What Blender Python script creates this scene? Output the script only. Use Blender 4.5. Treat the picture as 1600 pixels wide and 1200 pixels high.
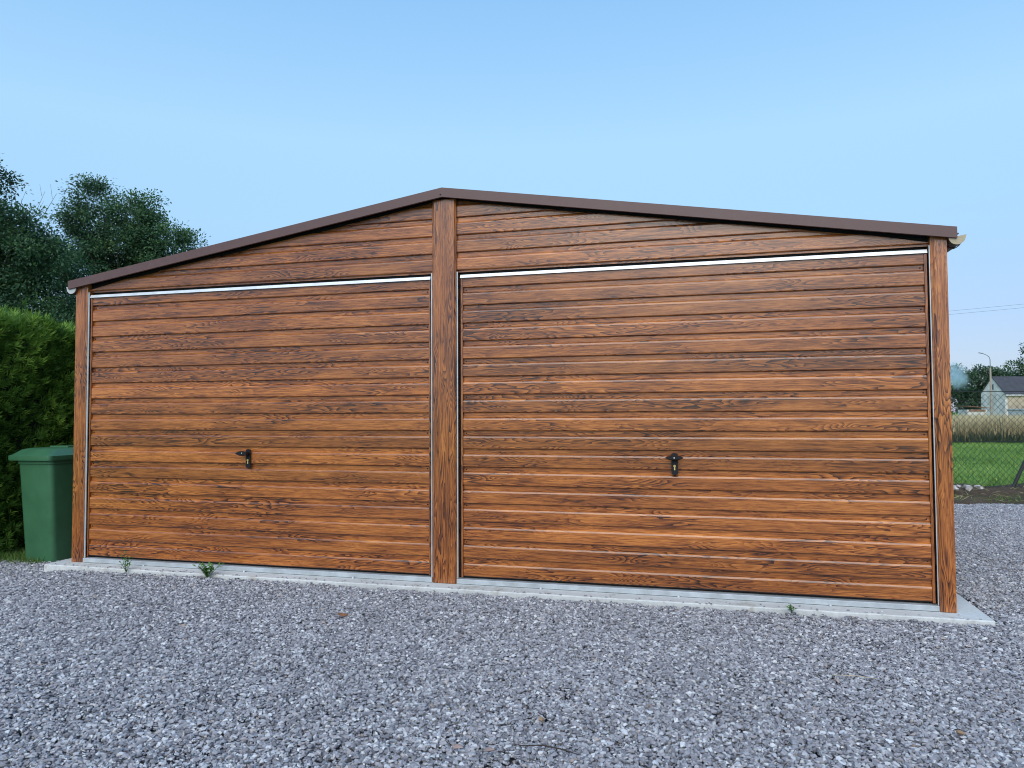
import bpy, bmesh, math, random
import numpy as np
from mathutils import Vector, Matrix

random.seed(7)
rng = np.random.default_rng(7)
for o in list(bpy.data.objects):
    bpy.data.objects.remove(o)
scene = bpy.context.scene
C = scene.collection
R = math.radians

# ------------------------------------------------------------------ camera
cam_d = bpy.data.cameras.new('camera')
cam = bpy.data.objects.new('camera', cam_d)
C.objects.link(cam)
cam_d.sensor_width = 36.0
cam_d.lens = 36.0 * 1150 / 1600
cam_d.clip_end = 2000
r = Vector((0.96687019, 0.25522349, -0.00479653))
u = Vector((0.01430523, -0.03541313, 0.99927037))
f = Vector((-0.25486741, 0.96623335, 0.03789093))
cam.matrix_world = Matrix(((r.x, u.x, -f.x, 5.457), (r.y, u.y, -f.y, -5.377), (r.z, u.z, -f.z, 1.308), (0, 0, 0, 1)))
scene.camera = cam

# ------------------------------------------------------------------ sky and sun (low evening sun, behind the camera to the right)
SUN_EL, SUN_AZ = 38.0, 178.0      # azimuth measured from +Y towards +X
world = bpy.data.worlds.new('World')
scene.world = world
world.use_nodes = True
wn = world.node_tree.nodes
wl = world.node_tree.links
bg = wn['Background']
sky = wn.new('ShaderNodeTexSky')
sky.sky_type = 'NISHITA'
sky.sun_disc = False
sky.sun_elevation = R(SUN_EL)
sky.sun_rotation = R(SUN_AZ)
sky.air_density = 1.0
sky.dust_density = 0.6
sky.ozone_density = 1.6
# clear evening air: the physical sky veiled by an even, elevation-only haze colour
geo = wn.new('ShaderNodeTexCoord')
sep = wn.new('ShaderNodeSeparateXYZ')
wl.new(geo.outputs['Generated'], sep.inputs[0])
veil = wn.new('ShaderNodeValToRGB')
stops = [(0.0, (0.30, 0.36, 0.58)), (0.10, (0.33, 0.47, 0.76)), (0.24, (0.39, 0.67, 0.95)), (0.34, (0.44, 0.75, 1.05)), (0.52, (0.28, 0.60, 1.0)), (1.0, (0.22, 0.50, 0.92))]
while len(veil.color_ramp.elements) < len(stops): veil.color_ramp.elements.new(0.5)
for e_, (p_, c_) in zip(veil.color_ramp.elements, stops):
    e_.position = p_; e_.color = (*c_, 1)
wl.new(sep.outputs['Z'], veil.inputs[0])
gain = wn.new('ShaderNodeVectorMath'); gain.operation = 'SCALE'; gain.inputs['Scale'].default_value = 3.9
wl.new(veil.outputs['Color'], gain.inputs[0])
skymix = wn.new('ShaderNodeMix'); skymix.data_type = 'RGBA'; skymix.inputs[0].default_value = 0.80
wl.new(sky.outputs['Color'], skymix.inputs[6]); wl.new(gain.outputs[0], skymix.inputs[7])
wl.new(skymix.outputs[2], bg.inputs['Color'])
bg.inputs['Strength'].default_value = 0.15

sun_d = bpy.data.lights.new('sun', 'SUN')
sun_d.energy = 1.5
sun_d.angle = R(55)
sun_d.color = (1.0, 0.93, 0.84)
sun = bpy.data.objects.new('sun', sun_d)
C.objects.link(sun)
sd = Vector((math.sin(R(SUN_AZ)) * math.cos(R(SUN_EL)), math.cos(R(SUN_AZ)) * math.cos(R(SUN_EL)), math.sin(R(SUN_EL))))
sun.rotation_euler = sd.to_track_quat('Z', 'Y').to_euler()

scene.cycles.volume_bounces = 2
scene.cycles.max_bounces = 6
scene.cycles.diffuse_bounces = 3
scene.cycles.glossy_bounces = 3
scene.cycles.pixel_filter_type = 'BLACKMAN_HARRIS'
scene.cycles.filter_width = 1.05
scene.view_settings.view_transform = 'Standard'
scene.view_settings.look = 'None'
scene.view_settings.gamma = 1.0
scene.view_settings.use_curve_mapping = False
scene.view_settings.exposure = 0.75

# ------------------------------------------------------------------ material helpers
def newmat(name):
    m = bpy.data.materials.new(name)
    m.use_nodes = True
    return m, m.node_tree.nodes, m.node_tree.links, m.node_tree.nodes['Principled BSDF']

class NG:
    """small node-graph helper"""
    def __init__(s, m):
        s.n = m.node_tree.nodes; s.l = m.node_tree.links
    def _in(s, sock, v):
        if hasattr(v, 'is_output') or isinstance(v, bpy.types.NodeSocket):
            s.l.new(v, sock)
        else:
            sock.default_value = v
    def math(s, op, a, b=None, c=None, clamp=False):
        n = s.n.new('ShaderNodeMath'); n.operation = op; n.use_clamp = clamp
        s._in(n.inputs[0], a)
        if b is not None: s._in(n.inputs[1], b)
        if c is not None: s._in(n.inputs[2], c)
        return n.outputs[0]
    def noise(s, vec, scale=1.0, detail=2.0, rough=0.5, dist=0.0):
        n = s.n.new('ShaderNodeTexNoise')
        s._in(n.inputs['Vector'], vec); s._in(n.inputs['Scale'], scale)
        n.inputs['Detail'].default_value = detail; n.inputs['Roughness'].default_value = rough
        n.inputs['Distortion'].default_value = dist
        return n.outputs['Fac']
    def voronoi(s, vec, scale=1.0, feature='F1', out='Distance', rand=1.0):
        n = s.n.new('ShaderNodeTexVoronoi'); n.feature = feature
        s._in(n.inputs['Vector'], vec); s._in(n.inputs['Scale'], scale)
        n.inputs['Randomness'].default_value = rand
        return n.outputs[out]
    def ramp(s, fac, stops, interp='LINEAR'):
        n = s.n.new('ShaderNodeValToRGB'); n.color_ramp.interpolation = interp
        el = n.color_ramp.elements
        while len(el) < len(stops): el.new(0.5)
        for e, (p, c) in zip(el, stops):
            e.position = p
            e.color = (*c, 1) if len(c) == 3 else c
        s._in(n.inputs[0], fac)
        return n.outputs['Color']
    def maprange(s, v, a, b, c, d, smooth=False):
        n = s.n.new('ShaderNodeMapRange')
        if smooth: n.interpolation_type = 'SMOOTHSTEP'
        s._in(n.inputs[0], v)
        for i, x in enumerate((a, b, c, d)): n.inputs[i + 1].default_value = x
        return n.outputs[0]
    def mix(s, fac, a, b, blend='MIX'):
        n = s.n.new('ShaderNodeMix'); n.data_type = 'RGBA'; n.blend_type = blend
        s._in(n.inputs[0], fac)
        for k, v in ((6, a), (7, b)):
            if isinstance(v, tuple): v = (*v, 1) if len(v) == 3 else v
            s._in(n.inputs[k], v)
        return n.outputs[2]
    def coord(s, which='Object'):
        n = s.n.new('ShaderNodeTexCoord'); return n.outputs[which]
    def xyz(s, v):
        n = s.n.new('ShaderNodeSeparateXYZ'); s.l.new(v, n.inputs[0]); return n.outputs
    def comb(s, x, y, z):
        n = s.n.new('ShaderNodeCombineXYZ')
        for i, v in enumerate((x, y, z)): s._in(n.inputs[i], v)
        return n.outputs[0]
    def rand(s):
        return s.n.new('ShaderNodeObjectInfo').outputs['Random']
    def attr(s, name, out='Fac'):
        n = s.n.new('ShaderNodeAttribute'); n.attribute_name = name; return n.outputs[out]
    def bump(s, h, strength=0.3, dist=0.01, normal=None):
        n = s.n.new('ShaderNodeBump')
        n.inputs['Strength'].default_value = strength; n.inputs['Distance'].default_value = dist
        s._in(n.inputs['Height'], h)
        if normal is not None: s.l.new(normal, n.inputs['Normal'])
        return n.outputs[0]

def wood_material(name, along):
    """printed oak foil on steel sheet; 'along' is the local axis of the grain"""
    m, n, l, p = newmat(name)
    g = NG(m)
    o = g.xyz(g.coord('Object'))
    rd = g.rand()
    if along == 'X':
        a, b = o[0], o[2]
    else:
        a, b = o[2], o[0]
    seed = g.math('MULTIPLY', rd, 61.7)
    a = g.math('ADD', a, g.math('MULTIPLY', rd, 23.0))
    # broad grain figure: contour lines of a stretched noise, bent round knots
    vor_v = g.comb(g.math('MULTIPLY', a, 2.1), g.math('MULTIPLY', b, 9.0), seed)
    kd = g.voronoi(vor_v, 1.0)
    knot = g.maprange(kd, 0.02, 0.38, 1.0, 0.0, True)
    v1 = g.comb(g.math('MULTIPLY', a, 1.5), g.math('MULTIPLY', b, 13.0), seed)
    fig = g.noise(v1, 1.0, 1.5, 0.45)
    warp = g.noise(g.comb(g.math('MULTIPLY', a, 9.0), g.math('MULTIPLY', b, 40.0), seed), 1.0, 2.0)
    field = g.math('ADD', g.math('MULTIPLY', fig, 21.0), g.math('MULTIPLY', knot, 1.7))
    field = g.math('ADD', field, g.math('MULTIPLY', warp, 0.55))
    saw = g.math('FRACT', field)
    rings = g.math('POWER', g.maprange(saw, 0.2, 1.0, 0.0, 1.0), 1.6)
    mask_v = g.comb(g.math('MULTIPLY', a, 1.1), g.math('MULTIPLY', b, 6.0), g.math('ADD', seed, 9.0))
    mask = g.maprange(g.noise(mask_v, 1.0, 2.0), 0.40, 0.60, 0.18, 1.0, True)
    rings = g.math('MULTIPLY', rings, mask)
    # fine straight pores
    pore = g.noise(g.comb(g.math('MULTIPLY', a, 9.0), g.math('MULTIPLY', b, 210.0), seed), 1.0, 3.0, 0.65)
    pore2 = g.noise(g.comb(g.math('MULTIPLY', a, 3.0), g.math('MULTIPLY', b, 75.0), seed), 1.0, 2.0, 0.5)
    tone = g.noise(g.comb(g.math('MULTIPLY', a, 1.4), g.math('MULTIPLY', b, 7.0), g.math('ADD', seed, 3.0)), 1.0, 3.0, 0.6)
    d = g.math('MULTIPLY', rings, 0.52)
    d = g.math('ADD', d, g.math('MULTIPLY', g.maprange(pore, 0.44, 0.66, 0.0, 1.0), 0.30))
    d = g.math('ADD', d, g.math('MULTIPLY', g.maprange(pore2, 0.44, 0.66, 0.0, 1.0), 0.18))
    d = g.math('ADD', d, g.math('MULTIPLY', g.maprange(tone, 0.38, 0.68, 0.0, 1.0), 0.20))
    core = g.maprange(kd, 0.015, 0.10, 0.42, 0.0, True)
    d = g.math('ADD', d, g.math('MULTIPLY', core, mask))
    col = g.ramp(d, [(0.0, (0.56, 0.207, 0.048)), (0.18, (0.395, 0.129, 0.027)), (0.41, (0.212, 0.060, 0.012)), (0.61, (0.075, 0.019, 0.005)), (0.84, (0.020, 0.007, 0.003))])
    # every board a slightly different tone
    hs = n.new('ShaderNodeHueSaturation')
    l.new(col, hs.inputs['Color'])
    l.new(g.maprange(rd, 0, 1, 0.76, 1.14), hs.inputs['Value'])
    l.new(hs.outputs[0], p.inputs['Base Color'])
    l.new(g.maprange(d, 0, 1, 0.36, 0.52), p.inputs['Roughness'])
    p.inputs['Coat Weight'].default_value = 0.95
    p.inputs['Coat IOR'].default_value = 1.5
    p.inputs['Coat Roughness'].default_value = 0.18
    p.inputs['Specular IOR Level'].default_value = 0.35
    wav = g.noise(g.coord('Object'), 2.2, 1.0)
    nb = g.bump(wav, 0.25, 0.02)
    nb = g.bump(d, 0.12, 0.0015, nb)
    l.new(nb, p.inputs['Normal'])
    return m

def simple(name, col, rough=0.5, metal=0.0, var=0.12, scale=6.0, bump=0.0, bscale=60.0, spec=0.5, coord='Object'):
    m, n, l, p = newmat(name)
    g = NG(m)
    c = g.coord(coord)
    nz = g.noise(c, scale, 4.0, 0.6)
    lo = tuple(x * (1 - var) for x in col); hi = tuple(min(1, x * (1 + var)) for x in col)
    l.new(g.ramp(nz, [(0.3, lo), (0.7, hi)]), p.inputs['Base Color'])
    l.new(g.maprange(nz, 0.3, 0.7, max(0.02, rough - 0.06), min(1, rough + 0.06)), p.inputs['Roughness'])
    p.inputs['Metallic'].default_value = metal
    p.inputs['Specular IOR Level'].default_value = spec
    if bump:
        l.new(g.bump(g.noise(c, bscale, 4.0, 0.6), bump, 0.004), p.inputs['Normal'])
    return m

MAT = {}
MAT['wood_h'] = wood_material('oak_foil_horizontal', 'X')
MAT['wood_v'] = wood_material('oak_foil_vertical', 'Z')
MAT['brown'] = simple('brown_coated_steel', (0.112, 0.059, 0.056), 0.45, 0, 0.1, 14, 0.1, 300)
MAT['roof'] = simple('brown_roof_sheet', (0.07, 0.04, 0.04), 0.5, 0, 0.15, 3)
MAT['galv'] = simple('galvanised_steel', (0.74, 0.77, 0.79), 0.38, 0.3, 0.14, 9.0, 0.05, 40)  # sky reflection on the rail painted in as a whitish, less metallic colour
MAT['galv_dull'] = simple('dull_galvanised_steel', (0.46, 0.50, 0.52), 0.45, 0.3, 0.18, 7.0, 0.05, 40)
MAT['black'] = simple('black_rubber', (0.012, 0.012, 0.014), 0.7, 0, 0.2, 8)
MAT['blackplastic'] = simple('black_plastic', (0.008, 0.008, 0.010), 0.5, 0, 0.2, 20, spec=0.3)
MAT['brass'] = simple('brass', (0.75, 0.56, 0.22), 0.35, 0.8, 0.1, 30)
MAT['chrome'] = simple('steel_pin', (0.8, 0.8, 0.82), 0.3, 0.8, 0.05, 30)
MAT['gut_beige'] = simple('beige_gutter_plastic', (0.42, 0.35, 0.24), 0.5, 0, 0.1, 30)
MAT['gut_grey'] = simple('grey_gutter_plastic', (0.5, 0.52, 0.53), 0.5, 0, 0.1, 30)
MAT['binbody'] = simple('green_bin_plastic', (0.045, 0.15, 0.072), 0.42, 0, 0.12, 5, 0.12, 700)
MAT['tyre'] = simple('bin_wheel_rubber', (0.015, 0.015, 0.015), 0.8)
MAT['wire'] = simple('dark_coated_wire', (0.014, 0.018, 0.017), 0.6)
MAT['bark'] = simple('bark', (0.075, 0.06, 0.045), 0.9, 0, 0.35, 9, 0.5, 25)
MAT['housewall'] = simple('pale_render_wall', (0.60, 0.585, 0.57), 0.9, 0, 0.25, 1.3)
MAT['housebeige'] = simple('beige_plaster', (0.46, 0.38, 0.29), 0.9, 0, 0.3, 0.9)
MAT['slate'] = simple('dark_slate_roof', (0.055, 0.055, 0.065), 0.75, 0, 0.25, 2)
MAT['glass'] = simple('window_glass', (0.05, 0.08, 0.1), 0.1)
MAT['whitepaint'] = simple('white_paint', (0.7, 0.72, 0.73), 0.6)
MAT['greypaint'] = simple('grey_paint', (0.25, 0.3, 0.34), 0.6)
MAT['rust'] = simple('rusty_sheet', (0.24, 0.13, 0.08), 0.8, 0, 0.3, 2)
MAT['concretepole'] = simple('concrete_pole', (0.36, 0.31, 0.26), 0.85, 0, 0.1, 3)
MAT['darkmetal'] = simple('grey_lamp_metal', (0.2, 0.22, 0.24), 0.5)
MAT['stone_pale'] = simple('pale_limestone', (0.46, 0.44, 0.42), 0.85, 0, 0.25, 20, 0.5, 60)
MAT['stone_tan'] = simple('tan_stone', (0.34, 0.22, 0.13), 0.8, 0, 0.25, 20, 0.4, 60)
MAT['stone_pink'] = simple('pinkish_stone', (0.34, 0.25, 0.22), 0.8, 0, 0.2, 20, 0.4, 60)
MAT['stone_white'] = simple('white_quartz', (0.7, 0.7, 0.7), 0.6, 0, 0.1, 20, 0.3, 60)
MAT['leafbrown'] = simple('dead_leaf', (0.2, 0.085, 0.035), 0.8, 0, 0.3, 40)
MAT['straw'] = simple('straw', (0.5, 0.42, 0.3), 0.8, 0, 0.2, 30)
MAT['twig'] = simple('twig', (0.04, 0.03, 0.025), 0.9)

def concrete():
    m, n, l, p = newmat('concrete')
    g = NG(m); c = g.coord('Object')
    a = g.noise(c, 1.6, 5, 0.65); b = g.noise(c, 40, 4, 0.6)
    base = g.ramp(a, [(0.3, (0.50, 0.515, 0.50)), (0.55, (0.63, 0.65, 0.635)), (0.75, (0.70, 0.715, 0.695))])
    stain = g.maprange(g.noise(c, 5.5, 5, 0.7), 0.52, 0.70, 0.0, 0.6, True)
    base = g.mix(stain, base, (0.30, 0.25, 0.17))
    base = g.mix(g.maprange(b, 0.3, 0.7, 0, 0.35), base, (0.30, 0.31, 0.31))
    l.new(base, p.inputs['Base Color']); p.inputs['Roughness'].default_value = 0.85
    l.new(g.bump(b, 0.4, 0.003), p.inputs['Normal'])
    return m
MAT['concrete'] = concrete()

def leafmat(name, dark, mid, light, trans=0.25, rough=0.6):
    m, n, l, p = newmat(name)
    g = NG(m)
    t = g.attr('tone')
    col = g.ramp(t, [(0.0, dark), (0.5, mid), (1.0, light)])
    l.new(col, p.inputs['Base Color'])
    p.inputs['Roughness'].default_value = rough
    p.inputs['Specular IOR Level'].default_value = 0.3
    tr = n.new('ShaderNodeBsdfTranslucent'); l.new(col, tr.inputs['Color'])
    mx = n.new('ShaderNodeMixShader'); mx.inputs[0].default_value = trans
    l.new(p.outputs[0], mx.inputs[1]); l.new(tr.outputs[0], mx.inputs[2])
    l.new(mx.outputs[0], n['Material Output'].inputs['Surface'])
    return m
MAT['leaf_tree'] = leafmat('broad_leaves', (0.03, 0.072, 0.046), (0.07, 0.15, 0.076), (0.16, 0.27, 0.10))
MAT['leaf_far'] = leafmat('far_leaves', (0.03, 0.07, 0.045), (0.06, 0.125, 0.065), (0.13, 0.20, 0.09))
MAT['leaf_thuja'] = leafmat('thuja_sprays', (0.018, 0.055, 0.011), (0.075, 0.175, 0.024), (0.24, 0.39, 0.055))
MAT['leaf_weed'] = leafmat('weed_leaves', (0.05, 0.14, 0.03), (0.10, 0.25, 0.045), (0.2, 0.38, 0.08))
MAT['blade'] = leafmat('grass_blades', (0.06, 0.12, 0.03), (0.16, 0.28, 0.055), (0.34, 0.47, 0.13))
MAT['dry'] = leafmat('dry_grass', (0.10, 0.11, 0.06), (0.42, 0.34, 0.19), (0.66, 0.56, 0.34))
MAT['fringe'] = leafmat('weedy_fringe', (0.035, 0.055, 0.035), (0.07, 0.09, 0.05), (0.22, 0.2, 0.12))
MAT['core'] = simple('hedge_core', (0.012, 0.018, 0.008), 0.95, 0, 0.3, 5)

def gravelmat():
    m, n, l, p = newmat('crushed_stone')
    g = NG(m)
    t = g.attr('tone')
    rd = g.rand()
    t2 = g.math('FRACT', g.math('ADD', t, g.math('MULTIPLY', rd, 3.7)))
    col = g.ramp(t2, [(0.0, (0.145, 0.147, 0.163)), (0.18, (0.245, 0.244, 0.268)), (0.45, (0.35, 0.355, 0.385)), (0.62, (0.33, 0.312, 0.335)),
                      (0.78, (0.47, 0.48, 0.505)), (0.92, (0.60, 0.61, 0.63)), (0.97, (0.74, 0.74, 0.74)), (1.0, (0.34, 0.26, 0.21))])
    nz = g.noise(g.coord('Object'), 90, 3, 0.6)
    col = g.mix(g.maprange(nz, 0.35, 0.7, 0, 0.3), col, (0.14, 0.14, 0.16))
    l.new(col, p.inputs['Base Color'])
    p.inputs['Roughness'].default_value = 0.62
    p.inputs['Specular IOR Level'].default_value = 0.45
    return m
MAT['gravel'] = gravelmat()

def groundmat(name, stops, scale, bump=0.4, bs=40, fine=30):
    m, n, l, p = newmat(name)
    g = NG(m); c = g.coord('Object')
    a = g.noise(c, scale, 6, 0.65); b = g.noise(c, fine, 5, 0.7)
    v = g.math('ADD', g.math('MULTIPLY', a, 0.5), g.math('MULTIPLY', b, 0.5))
    l.new(g.ramp(v, stops), p.inputs['Base Color']); p.inputs['Roughness'].default_value = 0.95
    p.inputs['Specular IOR Level'].default_value = 0.2
    l.new(g.bump(g.noise(c, bs, 5, 0.7), bump, 0.03), p.inputs['Normal'])
    return m
MAT['meadow'] = groundmat('meadow', [(0.3, (0.075, 0.15, 0.03)), (0.5, (0.15, 0.27, 0.05)), (0.7, (0.24, 0.38, 0.09))], 0.8, 0.5, 25, 18)
MAT['soil'] = groundmat('soil', [(0.3, (0.03, 0.02, 0.012)), (0.5, (0.09, 0.06, 0.036)), (0.7, (0.19, 0.135, 0.085))], 1.5, 0.8, 30, 25)
MAT['gravelbase'] = groundmat('gravel_bed', [(0.3, (0.04, 0.04, 0.045)), (0.7, (0.11, 0.11, 0.12))], 8, 0.6, 60, 60)

# ------------------------------------------------------------------ mesh helpers
def link(o, parent=None):
    C.objects.link(o)
    if parent is not None: o.parent = parent
    return o
def tag(o, label=None, cat=None, group=None, kind=None):
    if label: o['label'] = label
    if cat: o['category'] = cat
    if group: o['group'] = group
    if kind: o['kind'] = kind
    return o
def mesh_obj(name, me, parent=None, loc=(0, 0, 0)):
    o = bpy.data.objects.new(name, me)
    o.location = loc
    return link(o, parent)
def empty(name, loc=(0, 0, 0), rz=0):
    o = bpy.data.objects.new(name, None)
    o.location = loc; o.rotation_euler = (0, 0, rz); o.empty_display_size = 0.2
    return link(o)
def pydata(name, vs, fs, mat, smooth=False):
    me = bpy.data.meshes.new(name)
    me.from_pydata(vs, [], fs)
    bm = bmesh.new(); bm.from_mesh(me)
    bmesh.ops.recalc_face_normals(bm, faces=bm.faces)
    bm.to_mesh(me); bm.free()
    me.materials.append(mat)
    if smooth: me.polygons.foreach_set('use_smooth', [True] * len(me.polygons))
    return me
class MB:
    def __init__(s): s.bm = bmesh.new()
    def box(s, x0, x1, y0, y1, z0, z1, bev=0.0):
        vs = [s.bm.verts.new((x, y, z)) for x in (x0, x1) for y in (y0, y1) for z in (z0, z1)]
        q = [(0, 1, 3, 2), (4, 6, 7, 5), (0, 4, 5, 1), (2, 3, 7, 6), (0, 2, 6, 4), (1, 5, 7, 3)]
        fs = [s.bm.faces.new([vs[i] for i in a]) for a in q]
        if bev:
            es = list({e for fc in fs for e in fc.edges})
            bmesh.ops.bevel(s.bm, geom=es, offset=bev, segments=2, affect='EDGES', profile=0.6)
        return s
    def prism(s, poly, axis, a, b):
        """extrude a 2-D polygon along an axis ('x': poly is (y,z), 'y': (x,z), 'z': (x,y))"""
        def pt(p, t):
            return {'x': (t, p[0], p[1]), 'y': (p[0], t, p[1]), 'z': (p[0], p[1], t)}[axis]
        A = [s.bm.verts.new(pt(p, a)) for p in poly]; B = [s.bm.verts.new(pt(p, b)) for p in poly]
        n = len(poly)
        s.bm.faces.new(A); s.bm.faces.new(B[::-1])
        for i in range(n): s.bm.faces.new((A[i], B[i], B[(i + 1) % n], A[(i + 1) % n]))
        return s
    def tube(s, pts, rads, seg=6, caps=True):
        pts = [Vector(p) for p in pts]; rings = []
        for i, p in enumerate(pts):
            d = (pts[min(i + 1, len(pts) - 1)] - pts[max(i - 1, 0)]).normalized()
            a = d.orthogonal().normalized() if abs(d.z) > 0.95 else d.cross(Vector((0, 0, 1))).normalized()
            b = d.cross(a)
            rr = rads[i] if hasattr(rads, '__len__') else rads
            rings.append([s.bm.verts.new(p + (a * math.cos(2 * math.pi * k / seg) + b * math.sin(2 * math.pi * k / seg)) * rr) for k in range(seg)])
        for i in range(len(rings) - 1):
            for k in range(seg):
                s.bm.faces.new((rings[i][k], rings[i][(k + 1) % seg], rings[i + 1][(k + 1) % seg], rings[i + 1][k]))
        if caps:
            s.bm.faces.new(rings[0][::-1]); s.bm.faces.new(rings[-1])
        return s
    def hull(s, pts):
        vs = [s.bm.verts.new(p) for p in pts]
        bmesh.ops.convex_hull(s.bm, input=vs)
        return s
    def mesh(s, name, mat, smooth=False):
        for v in [v for v in s.bm.verts if not v.link_faces]: s.bm.verts.remove(v)
        bmesh.ops.recalc_face_normals(s.bm, faces=s.bm.faces)
        me = bpy.data.meshes.new(name); s.bm.to_mesh(me); s.bm.free()
        me.materials.append(mat)
        if smooth: me.polygons.foreach_set('use_smooth', [True] * len(me.polygons))
        return me
    def obj(s, name, mat, parent=None, loc=(0, 0, 0), smooth=False):
        return mesh_obj(name, s.mesh(name, mat, smooth), parent, loc)

def leaves_mesh(name, P, D, N, L, W, tone, mat, fold=0.0):
    """rhombic leaves: P base points, D direction, N side hint, L length, W width"""
    P = np.asarray(P); D = D / np.linalg.norm(D, axis=1, keepdims=True)
    S = np.cross(D, N); S /= np.maximum(np.linalg.norm(S, axis=1, keepdims=True), 1e-6)
    U = np.cross(S, D)
    L = np.asarray(L)[:, None]; W = np.asarray(W)[:, None]
    v = np.stack([P, P + D * L * 0.5 + S * W * 0.5 + U * L * fold, P + D * L, P + D * L * 0.5 - S * W * 0.5 + U * L * fold], 1).reshape(-1, 3)
    n = len(P)
    me = bpy.data.meshes.new(name)
    me.vertices.add(4 * n); me.vertices.foreach_set('co', v.astype(np.float32).ravel())
    me.loops.add(4 * n); me.loops.foreach_set('vertex_index', np.arange(4 * n, dtype=np.int32))
    me.polygons.add(n); me.polygons.foreach_set('loop_start', np.arange(0, 4 * n, 4, dtype=np.int32))
    me.polygons.foreach_set('loop_total', np.full(n, 4, np.int32))
    me.update(calc_edges=True)
    at = me.attributes.new('tone', 'FLOAT', 'POINT')
    at.data.foreach_set('value', np.repeat(np.clip(tone, 0, 1), 4).astype(np.float32))
    me.materials.append(mat)
    return me
def unit(n):
    v = rng.normal(size=(n, 3)); return v / np.linalg.norm(v, axis=1, keepdims=True)

# ================================================================== GROUND
GZ = -0.031                                  # gravel bed height
gx, gy = np.array([0.967, 0.255])            # direction of the far edge of the yard
def sheet(name, poly, z, mat, kind='structure'):
    me = pydata(name, [(x, y, z) for x, y in poly], [tuple(range(len(poly)))], mat)
    return tag(mesh_obj(name, me), kind=kind)
sheet('meadow_ground', [(-300, -200), (400, -200), (400, 500), (-300, 500)], -0.135, MAT['meadow'])
YARD = [(0.35, -12), (16, -12), (16, 8.15), (8.9, 6.28), (7.0, 5.79), (0.35, 5.6)]
sheet('gravel_yard', YARD, -0.058, MAT['gravelbase'])
sheet('gravel_yard_edge', [(-1.15, -12), (0.36, -12), (0.36, 5.6), (-0.3, 5.6), (-0.35, 0.9), (-0.75, 0.34), (-1.15, 0.12)], -0.105, MAT['gravelbase'])

# soil strip between yard and fence, lumpy
def soil_strip():
    bm = bmesh.new(); nx, ny = 110, 30
    grid = []
    for j in range(ny + 1):
        row = []
        for i in range(nx + 1):
            s = i / nx * 13.0 - 3.2; t = j / ny * 3.0 - 0.08
            x = 8.9 + gx * s - gy * t; y = 6.28 + gy * s + gx * t
            h = GZ + 0.012 * math.sin(3.1 * x + 1.7 * y) + 0.016 * math.sin(7.3 * x - 4.1 * y) + random.uniform(-0.012, 0.012)
            if 1.2 < t < 2.7: h += 0.06 * math.sin((t - 1.2) / 1.5 * math.pi) * (0.6 + 0.4 * math.sin(2.3 * s))
            if j in (0, ny): h = -0.16
            row.append(bm.verts.new((x, y, h)))
        grid.append(row)
    for j in range(ny):
        for i in range(nx):
            bm.faces.new((grid[j][i], grid[j][i + 1], grid[j + 1][i + 1], grid[j + 1][i]))
    me = bpy.data.meshes.new('soil_strip'); bm.to_mesh(me); bm.free(); me.materials.append(MAT['soil'])
    me.polygons.foreach_set('use_smooth', [True] * len(me.polygons))
    return tag(mesh_obj('soil_strip', me), kind='structure')
soil_strip()
# shaded earth under the hedge
sheet('hedge_bed', [(-3.0, -8), (-1.1, -8), (-1.1, 0.10), (-0.7, 0.32), (-0.3, 0.9), (-0.25, 5.6), (-0.25, 12), (-3.0, 12)], -0.112, MAT['soil'])

# concrete slab under the garage, slightly chipped front edge
def slab():
    bm = bmesh.new()
    x0, x1, y0, y1 = -0.14, 7.165, -0.165, 5.75
    n = 150
    prof = []
    for i in range(n + 1):
        x = x0 + (x1 - x0) * i / n
        prof.append((x, y0 + random.uniform(-0.003, 0.003) + (0.010 if random.random() < 0.08 else 0)))
    top = [bm.verts.new((x, y + 0.006, 0.0)) for x, y in prof]
    edge = [bm.verts.new((x, y, -0.007)) for x, y in prof]
    bot = [bm.verts.new((x, y - 0.004, -0.2)) for x, y in prof]
    bl, br = bm.verts.new((x0, y1, 0)), bm.verts.new((x1, y1, 0))
    bl2, br2 = bm.verts.new((x0, y1, -0.2)), bm.verts.new((x1, y1, -0.2))
    for i in range(n):
        bm.faces.new((top[i], top[i + 1], edge[i + 1], edge[i])); bm.faces.new((edge[i], edge[i + 1], bot[i + 1], bot[i]))
    bm.faces.new(top + [br, bl])
    bm.faces.new((top[-1], br, br2, bot[-1], edge[-1])); bm.faces.new((top[0], edge[0], bot[0], bl2, bl)); bm.faces.new((bl, br, br2, bl2))
    bmesh.ops.recalc_face_normals(bm, faces=bm.faces)
    me = bpy.data.meshes.new('concrete_slab'); bm.to_mesh(me); bm.free(); me.materials.append(MAT['concrete'])
    return tag(mesh_obj('concrete_slab', me), kind='structure')
slab()

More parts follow.
